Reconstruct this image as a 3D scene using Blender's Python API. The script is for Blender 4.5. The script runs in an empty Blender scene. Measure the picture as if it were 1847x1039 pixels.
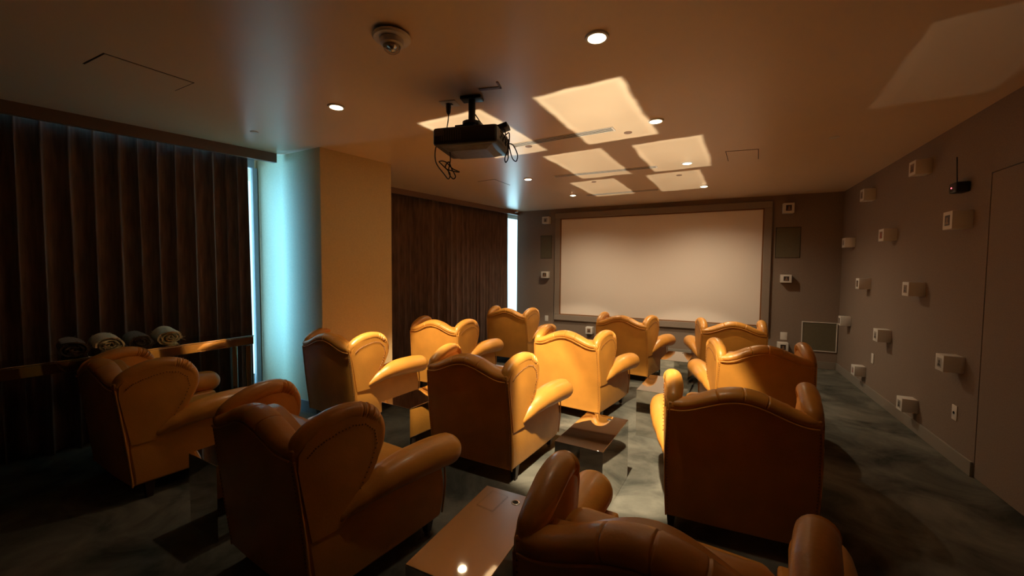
import bpy, bmesh, math, random
from mathutils import Vector, Matrix, noise
random.seed(7)
S = bpy.context.scene
COL = S.collection
R = math.radians
PI = math.pi

# ------------------------------------------------------------------ camera
cd = bpy.data.cameras.new('camera')
cam = bpy.data.objects.new('camera', cd)
COL.objects.link(cam)
cd.sensor_width = 36.0
cd.lens = 726.3 / 1847 * 36.0
cd.clip_start = 0.02
right = Vector((0.897, 0.441, 0.007)).normalized()
fwd = Vector((-0.441, 0.897, -0.047)).normalized()
right = (right - fwd * right.dot(fwd)).normalized()
up = right.cross(fwd)
M3 = Matrix((right, up, -fwd)).transposed()
cam.matrix_world = Matrix.Translation((0, 0, 1.6)) @ M3.to_4x4()
S.camera = cam

S.view_settings.view_transform = 'Standard'
S.view_settings.look = 'None'
S.view_settings.gamma = 1.0
S.view_settings.use_curve_mapping = False
S.view_settings.exposure = 0.35
S.cycles.sample_clamp_indirect = 4.0
S.cycles.max_bounces = 10
S.cycles.diffuse_bounces = 5
S.cycles.caustics_reflective = False
S.cycles.caustics_refractive = False
S.cycles.use_denoising = True

# ------------------------------------------------------------------ world: overcast sky outside the windows
W = bpy.data.worlds.new('sky')
S.world = W
W.use_nodes = True
W.node_tree.nodes['Background'].inputs[0].default_value = (0.62, 0.90, 1.0, 1)
W.node_tree.nodes['Background'].inputs[1].default_value = 1.8

CEIL = 2.87
def aim(o, d):
    o.rotation_euler = Vector(d).to_track_quat('-Z', 'Y').to_euler()
def area_light(name, loc, d, sx, sy, power, color, spread=180):
    L = bpy.data.lights.new(name, 'AREA'); L.shape = 'RECTANGLE'
    L.size = sx; L.size_y = sy; L.energy = power; L.color = color; L.spread = R(spread)
    o = bpy.data.objects.new(name, L); COL.objects.link(o); o.location = loc; aim(o, d)
    return o
DAY = (0.18, 0.54, 1.0)
# daylight standing outside the two uncovered window edges
area_light('daylight', (-5.38, 2.00, 1.62), (1, -0.20, 0.0), 1.20, 2.3, 300, DAY)
area_light('daylight', (-4.62, 9.20, 1.45), (0.5, -0.85, 0), 0.9, 2.8, 24, (0.60, 0.88, 1.0))

LAMP = (1.0, 0.81, 0.53)
# downlights: x, y, power, tilt towards the screen, cone
DOWN = [
    (-0.59, 2.23, 600, 0.58, 50, 'round ceiling downlight nearest the camera, right of the projector'),
    (-2.68, 2.29, 540, 0.58, 50, 'round ceiling downlight left of the projector'),
    (-0.45, 3.67, 48, 0.56, 62, 'round ceiling downlight at the end of the nearest slot vent'),
    (-2.55, 3.90, 16, 0.56, 62, 'round ceiling downlight hidden behind the projector'),
    (-2.34, 5.25, 95, 0.58, 54, 'round ceiling downlight in front of the far curtain'),
    (-0.28, 5.25, 95, 0.58, 54, 'round ceiling downlight beside the square access panel'),
    (-2.14, 6.69, 85, 0.0, 150, 'small round ceiling downlight over the left end of the screen'),
    (-0.12, 6.79, 85, 0.0, 150, 'round ceiling downlight closest to the screen'),
]
for (x, y, p, ty, cone, _l) in DOWN:
    lab0 = (x == -0.59)
    L = bpy.data.lights.new('downlight_beam', 'SPOT')
    L.energy = p; L.color = LAMP; L.spot_size = R(cone); L.spot_blend = 1.0 if cone > 100 else 0.25; L.shadow_soft_size = 0.03
    o = bpy.data.objects.new('downlight_beam', L); COL.objects.link(o)
    o.location = (x, y, CEIL - 0.045); aim(o, (-0.07 if lab0 else 0.10 if x == -2.68 else 0, ty, -1))

    if cone == 50:   # stray light of the two nearest lamps outside their beams
        L = bpy.data.lights.new('downlight_spill', 'SPOT'); L.energy = 22; L.color = LAMP; L.spot_size = R(80); L.spot_blend = 1; L.shadow_soft_size = 0.04
        o = bpy.data.objects.new('downlight_spill', L); COL.objects.link(o); o.location = (x, y, CEIL - 0.045); aim(o, (0, 0.04, -1))

# tables: centre x, y, yaw (deg), label
TW, TD_, TH = 0.33, 0.64, 0.45
TABLES = [
    (-0.87, 1.50, 0, 'mirrored side table nearest the camera, with a lamp glinting in its top'),
    (-2.68, 1.62, -3, 'mirrored side table in the dark between the two nearest left armchairs'),
    (-0.72, 2.82, -4, 'mirrored side table in the middle, an armchair reflected in its top'),
    (-2.32, 2.88, -4, 'mirrored side table with a yellow reflection on its side'),
    (-0.42, 4.28, -4, 'mirrored side table half hidden by the big armchair at the centre right'),
    (-0.36, 5.78, -4, 'mirrored side table closest to the screen'),
]
# added spots above the table tops imitate the mirrored lamplight, masked to their outline
def added_bounce_spot(T, Lp, power, yaw=0, hole=None):
    tx, ty = T; lx, ly = Lp
    L = bpy.data.lights.new('added_reflection_spot', 'SPOT')
    L.energy = power; L.color = (1.0, 0.86, 0.60); L.spot_size = R(150); L.spot_blend = 0; L.shadow_soft_size = 0.015
    o = bpy.data.objects.new('added_reflection_spot', L); COL.objects.link(o)
    o.location = (tx, ty, TH + 0.03); o.rotation_euler = (PI, 0, 0)
    L.use_nodes = True
    nt = L.node_tree; N = nt.nodes; K = nt.links
    for n in list(N): N.remove(n)
    out = N.new('ShaderNodeOutputLight'); em = N.new('ShaderNodeEmission'); K.new(em.outputs[0], out.inputs[0])
    geo = N.new('ShaderNodeNewGeometry'); sep = N.new('ShaderNodeSeparateXYZ')
    K.new(geo.outputs['Incoming'], sep.inputs[0])
    def m(op, a, b=None, c=None):
        n = N.new('ShaderNodeMath'); n.operation = op
        for i, v in enumerate((a, b, c)):
            if v is None: continue
            if isinstance(v, (int, float)): n.inputs[i].default_value = v
            else: K.new(v, n.inputs[i])
        return n.outputs[0]
    u = m('DIVIDE', sep.outputs[0], sep.outputs[2]); v = m('DIVIDE', sep.outputs[1], sep.outputs[2])
    H = CEIL - TH - 0.03
    cu, cv = (tx - lx) / H, (ty - ly) / H
    u = m('SUBTRACT', u, cu); v = m('SUBTRACT', v, cv)
    c, s = math.cos(R(yaw)), math.sin(R(yaw))
    a = m('ADD', m('MULTIPLY', u, c), m('MULTIPLY', v, s)); b = m('SUBTRACT', m('MULTIPLY', v, c), m('MULTIPLY', u, s))
    # gently uneven outline, as if thrown by metal not perfectly flat
    nz = N.new('ShaderNodeTexNoise'); nz.inputs['Scale'].default_value = 7.0; nz.inputs['Detail'].default_value = 3
    cmb = N.new('ShaderNodeCombineXYZ'); K.new(a, cmb.inputs[0]); K.new(b, cmb.inputs[1]); cmb.inputs[2].default_value = tx * 3 + ty
    K.new(cmb.outputs[0], nz.inputs['Vector'])
    w = m('MULTIPLY', m('SUBTRACT', nz.outputs['Fac'], 0.5), 0.030)
    hx, hy = TW / H * 1.0, TD_ / H * 1.0
    da = m('SUBTRACT', m('ADD', hx, w), m('ABSOLUTE', a)); db = m('SUBTRACT', m('ADD', hy, w), m('ABSOLUTE', b))
    d = m('MINIMUM', da, db)
    mr = N.new('ShaderNodeMapRange'); mr.interpolation_type = 'SMOOTHSTEP'
    mr.inputs['From Min'].default_value = -0.008; mr.inputs['From Max'].default_value = 0.010
    K.new(d, mr.inputs['Value'])
    rim = N.new('ShaderNodeMapRange'); rim.inputs['From Min'].default_value = 0.0; rim.inputs['From Max'].default_value = 0.03
    rim.inputs['To Min'].default_value = 1.35; rim.inputs['To Max'].default_value = 1.0
    K.new(d, rim.inputs['Value'])
    st = m('MULTIPLY', mr.outputs[0], m('MULTIPLY', rim.outputs[0], m('ADD', 0.8, m('MULTIPLY', nz.outputs['Fac'], 0.4))))
    K.new(st, em.inputs['Strength'])
    return o
Tc = [(t[0], t[1], t[2]) for t in TABLES]
added_bounce_spot(Tc[2][:2], DOWN[0][:2], 215, Tc[2][2])
added_bounce_spot(Tc[3][:2], DOWN[1][:2], 215, Tc[3][2])
added_bounce_spot((-1.95, 4.40), DOWN[3][:2], 150, -4)
added_bounce_spot(Tc[4][:2], DOWN[2][:2], 150, -4)
added_bounce_spot((-1.93, 5.80), DOWN[4][:2], 120, -4)
added_bounce_spot(Tc[5][:2], DOWN[5][:2], 110, -4)
added_bounce_spot((-0.66, 2.87), DOWN[1][:2], 13, -4)

# ------------------------------------------------------------------ materials
MATS = {}
def mat(name, color, rough=0.6, metal=0.0, spec=0.5, noise_scale=None, noise_amt=0.0, bump=0.0, bump_scale=60, coat=0.0, emit=None, estr=0.0, sheen=0.0, stretch=None):
    m = bpy.data.materials.new(name); m.use_nodes = True
    nt = m.node_tree; N = nt.nodes; K = nt.links; b = N['Principled BSDF']
    b.inputs['Base Color'].default_value = (*color, 1)
    b.inputs['Roughness'].default_value = rough; b.inputs['Metallic'].default_value = metal
    b.inputs['Specular IOR Level'].default_value = spec
    b.inputs['Coat Weight'].default_value = coat
    if coat: b.inputs['Coat Roughness'].default_value = 0.22
    if sheen: b.inputs['Sheen Weight'].default_value = sheen
    tc = N.new('ShaderNodeTexCoord')
    vec = tc.outputs['Object']
    if stretch:
        mp = N.new('ShaderNodeMapping'); mp.inputs['Scale'].default_value = stretch
        K.new(vec, mp.inputs[0]); vec = mp.outputs[0]
    if noise_scale:
        nz = N.new('ShaderNodeTexNoise'); nz.inputs['Scale'].default_value = noise_scale; nz.inputs['Detail'].default_value = 5
        K.new(vec, nz.inputs['Vector'])
        mx = N.new('ShaderNodeMix'); mx.data_type = 'RGBA'
        lo = [max(0, c * (1 - noise_amt)) for c in color]; hi = [min(1, c * (1 + noise_amt)) for c in color]
        mx.inputs[6].default_value = (*lo, 1); mx.inputs[7].default_value = (*hi, 1)
        cr = N.new('ShaderNodeMapRange'); cr.inputs['From Min'].default_value = 0.3; cr.inputs['From Max'].default_value = 0.7
        K.new(nz.outputs['Fac'], cr.inputs['Value']); K.new(cr.outputs[0], mx.inputs[0])
        K.new(mx.outputs[2], b.inputs['Base Color'])
    if bump:
        n2 = N.new('ShaderNodeTexNoise'); n2.inputs['Scale'].default_value = bump_scale; n2.inputs['Detail'].default_value = 4
        K.new(vec, n2.inputs['Vector'])
        bp = N.new('ShaderNodeBump'); bp.inputs['Strength'].default_value = bump; bp.inputs['Distance'].default_value = 0.01
        K.new(n2.outputs['Fac'], bp.inputs['Height']); K.new(bp.outputs[0], b.inputs['Normal'])
    if emit:
        b.inputs['Emission Color'].default_value = (*emit, 1); b.inputs['Emission Strength'].default_value = estr
    MATS[name] = m
    return m
mat('leather', (0.60, 0.26, 0.042), 0.40, spec=0.45, noise_scale=5, noise_amt=0.10, bump=0.10, bump_scale=90, coat=0.22)
mat('leather_seam', (0.22, 0.085, 0.02), 0.5)
mat('seat_leather', (0.60, 0.27, 0.045), 0.36, spec=0.5, noise_scale=6, noise_amt=0.10, bump=0.55, bump_scale=7, coat=0.2)
mat('brass', (0.75, 0.50, 0.22), 0.35, metal=1)
mat('dark_wood', (0.030, 0.014, 0.008), 0.35)
mat('steel', (0.55, 0.53, 0.52), 0.25, metal=1)
mat('mirror', (0.80, 0.78, 0.75), 0.035, metal=1, bump=0.012, bump_scale=3)
mat('console_mirror', (0.62, 0.58, 0.54), 0.05, metal=1, bump=0.02, bump_scale=4)
mat('ceiling_paint', (0.80, 0.62, 0.45), 0.33, spec=0.50, noise_scale=0.7, noise_amt=0.03)
mat('wall_fabric', (0.27, 0.205, 0.165), 0.85, spec=0.2, noise_scale=160, noise_amt=0.16, bump=0.25, bump_scale=220)
mat('column_paper', (0.68, 0.54, 0.30), 0.62, spec=0.25, noise_scale=60, noise_amt=0.05, bump=0.10, bump_scale=120)
mat('baseboard_paint', (0.27, 0.235, 0.20), 0.5)
mat('frame_fabric', (0.30, 0.24, 0.20), 0.85, spec=0.2, noise_scale=160, noise_amt=0.14, bump=0.2, bump_scale=220)
mat('screen_cloth', (0.93, 0.83, 0.77), 0.8, spec=0.1, noise_scale=220, noise_amt=0.02)
mat('curtain_cloth', (0.23, 0.155, 0.13), 0.95, spec=0.15, noise_scale=30, noise_amt=0.30, sheen=0.25, bump=0.2, bump_scale=120, stretch=(1, 1, 0.12))
mat('fascia_paint', (0.24, 0.15, 0.115), 0.5)
mat('white_plastic', (0.75, 0.70, 0.66), 0.5)
mat('white_box', (0.72, 0.68, 0.64), 0.55)
mat('photo_grey', (0.42, 0.38, 0.35), 0.4)
mat('photo_dark', (0.05, 0.035, 0.03), 0.4)
mat('photo_brown', (0.28, 0.17, 0.11), 0.4)
mat('photo_red', (0.35, 0.05, 0.04), 0.4)
mat('black_plastic', (0.012, 0.011, 0.012), 0.38)
mat('grey_plastic', (0.10, 0.085, 0.075), 0.45, noise_scale=40, noise_amt=0.2)
mat('cable_rubber', (0.016, 0.010, 0.008), 0.45)
mat('speaker_cloth', (0.150, 0.130, 0.085), 0.95, noise_scale=200, noise_amt=0.2)
mat('dark_slot', (0.012, 0.010, 0.008), 0.8)
mat('seam', (0.05, 0.038, 0.03), 0.9)
mat('towel_cream', (0.95, 0.82, 0.56), 0.95, sheen=0.4, noise_scale=60, noise_amt=0.12, bump=0.5, bump_scale=160)
mat('towel_brown', (0.16, 0.11, 0.08), 0.95, sheen=0.3, noise_scale=60, noise_amt=0.2, bump=0.5, bump_scale=160)
mat('window_metal', (0.35, 0.42, 0.46), 0.4, metal=0.4)
mat('lamp_glow', (1, 0.9, 0.7), 0.5, emit=(1.0, 0.80, 0.50), estr=14)
mat('red_led', (1, 0.1, 0.1), 0.5, emit=(1.0, 0.12, 0.15), estr=3)
mat('lens_glass', (0.02, 0.02, 0.025), 0.05, spec=0.8)

def floor_material():
    m = bpy.data.materials.new('carpet'); m.use_nodes = True
    nt = m.node_tree; N = nt.nodes; K = nt.links; b = N['Principled BSDF']
    tc = N.new('ShaderNodeTexCoord')
    n1 = N.new('ShaderNodeTexNoise'); n1.inputs['Scale'].default_value = 2.2; n1.inputs['Detail'].default_value = 6; n1.inputs['Roughness'].default_value = 0.6
    n1.inputs['Distortion'].default_value = 0.6
    n2 = N.new('ShaderNodeTexNoise'); n2.inputs['Scale'].default_value = 260; n2.inputs['Detail'].default_value = 3
    K.new(tc.outputs['Object'], n1.inputs['Vector']); K.new(tc.outputs['Object'], n2.inputs['Vector'])
    r = N.new('ShaderNodeValToRGB'); r.color_ramp.elements[0].position = 0.33; r.color_ramp.elements[1].position = 0.68
    r.color_ramp.elements[0].color = (0.06, 0.062, 0.054, 1); r.color_ramp.elements[1].color = (0.25, 0.24, 0.205, 1)
    K.new(n1.outputs['Fac'], r.inputs[0])
    mx = N.new('ShaderNodeMix'); mx.data_type = 'RGBA'; mx.blend_type = 'MULTIPLY'; mx.inputs[0].default_value = 0.35
    K.new(r.outputs[0], mx.inputs[6]); K.new(n2.outputs['Fac'], mx.inputs[7])
    K.new(mx.outputs[2], b.inputs['Base Color'])
    b.inputs['Roughness'].default_value = 0.95; b.inputs['Specular IOR Level'].default_value = 0.15
    bp = N.new('ShaderNodeBump'); bp.inputs['Strength'].default_value = 0.3; bp.inputs['Distance'].default_value = 0.005
    K.new(n2.outputs['Fac'], bp.inputs['Height']); K.new(bp.outputs[0], b.inputs['Normal'])
    MATS['carpet'] = m
floor_material()

def glass_material(name, tint):
    m = bpy.data.materials.new(name); m.use_nodes = True
    nt = m.node_tree; N = nt.nodes; K = nt.links
    for n in list(N): N.remove(n)
    out = N.new('ShaderNodeOutputMaterial'); mix = N.new('ShaderNodeMixShader'); tr = N.new('ShaderNodeBsdfTransparent'); gl = N.new('ShaderNodeBsdfGlossy')
    fr = N.new('ShaderNodeFresnel'); fr.inputs[0].default_value = 1.12
    tr.inputs[0].default_value = (*tint, 1); gl.inputs['Roughness'].default_value = 0.02
    K.new(fr.outputs[0], mix.inputs[0]); K.new(tr.outputs[0], mix.inputs[1]); K.new(gl.outputs[0], mix.inputs[2]); K.new(mix.outputs[0], out.inputs[0])
    MATS[name] = m
glass_material('window_glass', (0.85, 0.95, 0.97))
glass_material('clear_plastic', (0.90, 0.86, 0.80))

# ------------------------------------------------------------------ mesh helpers
class MB:
    def __init__(self): self.v = []; self.f = []
    def add(self, vs, fs):
        o = len(self.v); self.v += [tuple(p) for p in vs]; self.f += [tuple(i + o for i in f) for f in fs]
        return self
    def box(self, c, s, rz=0, M=None):
        x, y, z = s[0] / 2, s[1] / 2, s[2] / 2
        vs = [Vector((a, b, d)) for a in (-x, x) for b in (-y, y) for d in (-z, z)]
        Rm = Matrix.Rotation(rz, 3, 'Z') if M is None else M
        vs = [Rm @ p + Vector(c) for p in vs]
        fs = [(0, 1, 3, 2), (4, 6, 7, 5), (0, 4, 5, 1), (2, 3, 7, 6), (0, 2, 6, 4), (1, 5, 7, 3)]
        return self.add(vs, fs)
    def rbox(self, c, s, r, n=5, k=4, puff=(0, 0, 0), M=None):
        """rounded box: a gridded cube pushed onto a rounded hull; puff bulges the faces"""
        hx, hy, hz = s[0] / 2, s[1] / 2, s[2] / 2
        r = min(r, hx, hy, hz)
        def axis(h):
            L = []
            for i in range(k + 1): L.append(-h + r * (1 - math.cos(i / k * PI / 2)) if False else -h + r * i / k)
            for i in range(1, n): L.append(-h + r + (2 * h - 2 * r) * i / n)
            for i in range(k + 1): L.append(h - r + r * i / k)
            return L
        A = [axis(hx), axis(hy), axis(hz)]
        vid = {}; vs = []; fs = []
        def vert(p):
            key = tuple(round(q, 6) for q in p)
            if key in vid: return vid[key]
            q = Vector(p)
            inner = Vector((max(-hx + r, min(hx - r, q.x)), max(-hy + r, min(hy - r, q.y)), max(-hz + r, min(hz - r, q.z))))
            d = q - inner
            if d.length > 1e-9:
                # project from cube shell to rounded shell
                mlen = max(abs(d.x), abs(d.y), abs(d.z))
                d = d.normalized() * mlen
            w = inner + d
            fx = 1 - (w.x / hx) ** 2; fy = 1 - (w.y / hy) ** 2; fz = 1 - (w.z / hz) ** 2
            w = Vector((w.x * (1 + puff[0] / hx * fy * fz), w.y * (1 + puff[1] / hy * fx * fz), w.z * (1 + puff[2] / hz * fx * fy)))
            if M is not None: w = M @ w
            vid[key] = len(vs); vs.append(w + Vector(c)); return vid[key]
        for ax in range(3):
            u, v = (ax + 1) % 3, (ax + 2) % 3
            for sgn in (-1, 1):
                h = (hx, hy, hz)[ax] * sgn
                for i in range(len(A[u]) - 1):
                    for j in range(len(A[v]) - 1):
                        q = []
                        for (a, b) in ((i, j), (i + 1, j), (i + 1, j + 1), (i, j + 1)):
                            p = [0, 0, 0]; p[ax] = h; p[u] = A[u][a]; p[v] = A[v][b]; q.append(vert(p))
                        if len(set(q)) < 3: continue
                        fs.append(q if sgn > 0 else q[::-1])
        return self.add(vs, fs)
    def tube(self, pts, rad, m=16, sub=1, cap=3, mod=None, sq=None, closed=False):
        """swept round section along a Catmull-Rom path"""
        P = [Vector(p) for p in pts]; n = len(P)
        rads = list(rad) if hasattr(rad, '__len__') else [rad] * n
        C = []; Q = []
        for i in range(n - 1):
            p0, p1, p2, p3 = P[max(0, i - 1)], P[i], P[i + 1], P[min(n - 1, i + 2)]
            for s_ in range(sub):
                t = s_ / sub
                C.append(0.5 * ((2 * p1) + (p2 - p0) * t + (2 * p0 - 5 * p1 + 4 * p2 - p3) * t * t + (3 * p1 - p0 - 3 * p2 + p3) * t ** 3))
                Q.append(rads[i] + (rads[i + 1] - rads[i]) * (t * t * (3 - 2 * t)))
        C.append(P[-1]); Q.append(rads[-1])
        T = [(C[min(i + 1, len(C) - 1)] - C[max(i - 1, 0)]).normalized() for i in range(len(C))]
        if cap:
            a = [(C[0] - T[0] * Q[0] * math.sin(k / cap * PI / 2), Q[0] * math.cos(k / cap * PI / 2), T[0]) for k in range(cap, 0, -1)]
            b = [(C[-1] + T[-1] * Q[-1] * math.sin(k / cap * PI / 2), Q[-1] * math.cos(k / cap * PI / 2), T[-1]) for k in range(1, cap + 1)]
        else: a = b = []
        L = [(c, q * (mod(i / (len(C) - 1)) if mod else 1), t) for i, (c, q, t) in enumerate(zip(C, Q, T))]
        L = a + L + b
        ref = Vector((0, 0, 1)) if abs(L[0][2].z) < 0.9 else Vector((1, 0, 0))
        U = (ref - L[0][2] * ref.dot(L[0][2])).normalized()
        vs = []; fs = []
        for (c, q, t) in L:
            U = (U - t * U.dot(t)).normalized(); Vv = t.cross(U)
            q = max(q, 1e-5)
            for k in range(m):
                g = 2 * PI * k / m
                off = U * math.cos(g) * q + Vv * math.sin(g) * q
                if sq: off = Vector((off.x * sq[0], off.y * sq[1], off.z * sq[2]))
                vs.append(c + off)
        for i in range(len(L) - 1):
            for k in range(m):
                fs.append((i * m + k, i * m + (k + 1) % m, (i + 1) * m + (k + 1) % m, (i + 1) * m + k))
        fs.append(tuple(range(m))[::-1]); fs.append(tuple((len(L) - 1) * m + k for k in range(m)))
        return self.add(vs, fs)
    def lathe(self, prof, c=(0, 0, 0), m=32, M=None):
        vs = []; fs = []
        for (r, z) in prof:
            for k in range(m):
                p = Vector((r * math.cos(2 * PI * k / m), r * math.sin(2 * PI * k / m), z))
                if M is not None: p = M @ p
                vs.append(p + Vector(c))
        for i in range(len(prof) - 1):
            for k in range(m):
                fs.append((i * m + k, i * m + (k + 1) % m, (i + 1) * m + (k + 1) % m, (i + 1) * m + k))
        fs.append(tuple(range(m))[::-1]); fs.append(tuple((len(prof) - 1) * m + k for k in range(m)))
        return self.add(vs, fs)
    def bead(self, p, r):
        vs = [(p[0] + r, p[1], p[2]), (p[0] - r, p[1], p[2]), (p[0], p[1] + r, p[2]), (p[0], p[1] - r, p[2]), (p[0], p[1], p[2] + r), (p[0], p[1], p[2] - r)]
        return self.add(vs, [(0, 2, 4), (2, 1, 4), (1, 3, 4), (3, 0, 4), (2, 0, 5), (1, 2, 5), (3, 1, 5), (0, 3, 5)])
    def prism(self, poly, z0, z1):
        n = len(poly)
        vs = [(x, y, z0) for x, y in poly] + [(x, y, z1) for x, y in poly]
        fs = [tuple(range(n))[::-1], tuple(range(n, 2 * n))] + [(i, (i + 1) % n, n + (i + 1) % n, n + i) for i in range(n)]
        return self.add(vs, fs)
    def build(self, name, material, parent=None, smooth=True, bevel=0, loc=None, rz=0):
        me = bpy.data.meshes.new(name); me.from_pydata(self.v, [], self.f)
        bm = bmesh.new(); bm.from_mesh(me)
        bmesh.ops.recalc_face_normals(bm, faces=bm.faces); bm.to_mesh(me); bm.free()
        me.materials.append(MATS[material] if isinstance(material, str) else material)
        o = bpy.data.objects.new(name, me); COL.objects.link(o)
        if parent: o.parent = parent
        if loc: o.location = loc
        if rz: o.rotation_euler.z = rz
        if bevel:
            b = o.modifiers.new('b', 'BEVEL'); b.width = bevel; b.segments = 2; b.limit_method = 'ANGLE'; b.angle_limit = R(40)
        if smooth:
            for p in me.polygons: p.use_smooth = True
            try: me.set_sharp_from_angle(angle=R(40))
            except Exception: pass
        return o
def tag(o, label=None, cat=None, group=None, kind=None):
    if label: o['label'] = label
    if cat: o['category'] = cat
    if group: o['group'] = group
    if kind: o['kind'] = kind
    return o
def empty(name, loc, rz=0):
    o = bpy.data.objects.new(name, None); COL.objects.link(o); o.location = loc; o.rotation_euler.z = rz
    o.empty_display_size = 0.1
    return o
def struct(name, mb, material, **k):
    return tag(mb.build(name, material, **k), kind='structure')
def copy_tree(o, parent=None):
    c = o.copy(); COL.objects.link(c); c.parent = parent
    for ch in o.children: copy_tree(ch, c)
    return c

# ------------------------------------------------------------------ room shell
XR, YF, YB = 1.88, 8.12, -2.6
def cx_near(y): return -4.60 - 0.28 * (2.79 - y)      # line of the near curtain
def cx_far(y): return -4.63 + 0.2133 * (y - 5.0)      # line of the far curtain
wn = lambda y: cx_near(y) - 0.36
wf = lambda y: cx_far(y) - 0.34
room = [(XR + 0.0, YB), (XR + 0.0, 9.2), (-4.4, 9.2), (wf(4.0), 4.0), (wn(3.0), 3.0), (wn(YB), YB)]
struct('floor', MB().prism([(XR + .2, YB - .2), (XR + .2, 9.3), (-5.2, 9.3), (-7.2, YB - .2)], -0.12, 0), 'carpet', smooth=False)
struct('ceiling', MB().prism([(XR + .2, YB - .2), (XR + .2, 9.3), (-5.2, 9.3), (-7.2, YB - .2)], CEIL, CEIL + 0.15), 'ceiling_paint', smooth=False)
# right wall with a flush jib door: joint lines recessed round the door leaf
DY0, DY1, DZ = 3.05, 4.335, 2.345
mb = MB()
mb.box((XR + .06, (YB + DY0 - .006) / 2, CEIL / 2), (.12, DY0 - .006 - YB, CEIL))
mb.box((XR + .06, (YF + .15 + DY1 + .006) / 2, CEIL / 2), (.12, YF + .15 - DY1 - .006, CEIL))
mb.box((XR + .06, (DY0 + DY1) / 2, (CEIL + DZ + .006) / 2), (.12, DY1 - DY0 + .02, CEIL - DZ - .006))
struct('wall_right', mb, 'wall_fabric', smooth=False)
d = struct('door_1', MB().box((XR + .04, (DY0 + DY1) / 2, DZ / 2 + .004), (.076, DY1 - DY0 - .004, DZ - .010)), 'wall_fabric', smooth=False)
MB().box((XR + .10, (DY0 + DY1) / 2, DZ / 2), (.02, DY1 - DY0 + .02, DZ)).build('door_backing', 'seam', d, smooth=False)
struct('wall_front', MB().box(((XR + .12 - 3.87) / 2, YF + .07, CEIL / 2), (XR + .12 + 3.87, .14, CEIL)), 'wall_fabric', smooth=False)
struct('wall_front_return', MB().box((-3.81, YF + .14 + .45, CEIL / 2), (.12, .9, CEIL)), 'wall_fabric', smooth=False)
struct('wall_back', MB().box((-2.6, YB - .06, CEIL / 2), (9.2, .12, CEIL)), 'wall_fabric', smooth=False)
# column between the two window bays
colp = [(-3.725, 2.965), (-3.545, 3.825), (wf(4.02) + .02, 4.02), (wn(3.02) - .1, 3.02)]
struct('column', MB().prism(colp, 0, CEIL), 'column_paper', smooth=False)
# baseboards
mb = MB(); mb.box((XR - .009, (DY1 + .012 + YF) / 2, .06), (.018, YF - DY1 - .012, .12)); struct('baseboard_right', mb, 'baseboard_paint', bevel=.004)
mb = MB(); mb.box((XR - .009, (YB + DY0 - .012) / 2, .06), (.018, DY0 - .012 - YB, .12)); struct('baseboard_right_rear', mb, 'baseboard_paint', bevel=.004)
mb = MB(); mb.box(((XR - .02 - 3.87) / 2, YF - .009, .06), (XR - .02 + 3.87, .018, .12)); struct('baseboard_front', mb, 'baseboard_paint', bevel=.004)
a, b_ = Vector(colp[3]), Vector(colp[0]); dd = (b_ - a); ang = math.atan2(dd.y, dd.x); mid = (a + b_) / 2 + Vector((math.sin(ang), -math.cos(ang))) * .008
mb = MB(); mb.box((mid.x, mid.y, .06), (dd.length, .016, .12), rz=ang); struct('baseboard_column', mb, 'baseboard_paint', bevel=.004)
a, b_ = Vector(colp[0]), Vector(colp[1]); dd = (b_ - a); ang = math.atan2(dd.y, dd.x); mid = (a + b_) / 2 + Vector((math.sin(ang), -math.cos(ang))) * .008
mb = MB(); mb.box((mid.x, mid.y, .06), (dd.length, .016, .12), rz=ang); struct('baseboard_column_side', mb, 'baseboard_paint', bevel=.004)

# window walls: posts, rails and panes behind the curtains
def window(name, x0y0, x1y1, n):
    a, b = Vector(x0y0), Vector(x1y1); d = b - a; ang = math.atan2(d.y, d.x)
    root = empty(name, (a.x, a.y, 0), ang); tag(root, kind='structure')
    Ln = d.length
    for z, h in ((.06, .12), (CEIL - .05, .10)):
        MB().box((Ln / 2, 0, z), (Ln, .08, h)).build('rail', 'window_metal', root, bevel=.004)
    first = None
    for i in range(n + 1):
        if first is None:
            first = MB().box((0, 0, CEIL / 2), (.05, .09, CEIL - .20)).build('post', 'window_metal', root, bevel=.004); o = first
        else:
            o = first.copy(); COL.objects.link(o); o.parent = root
        o.location.x = Ln * i / n
    for i in range(n):
        MB().box((Ln * (i + .5) / n, 0, CEIL / 2), (Ln / n - .05, .012, CEIL - .22)).build('pane', 'window_glass', root, smooth=False)
    return root
window('window_1', (wn(YB), YB), (wn(2.99) + 0.0, 2.99), 5)
window('window_2', (wf(4.0), 4.0), (wf(8.9), 8.9), 4)
# blackout panels stand behind the curtains so that daylight only enters at the edges
def strip_line(fx, y0, y1, off, z0, z1, th):
    p = [(fx(y0) + off, y0), (fx(y1) + off, y1)]
    return MB().prism([(p[0][0], y0), (p[1][0], y1), (p[1][0] + th, y1), (p[0][0] + th, y0)], z0, z1)
# curtain-track fascias (a dropped bulkhead edge at the ceiling)
struct('trim_1', strip_line(cx_near, YB, 2.93, .13, CEIL - .10, CEIL, .05), 'fascia_paint', smooth=False)
struct('trim_2', strip_line(cx_far, 3.98, 8.11, .10, CEIL - .085, CEIL, .05), 'fascia_paint', smooth=False)

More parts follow.
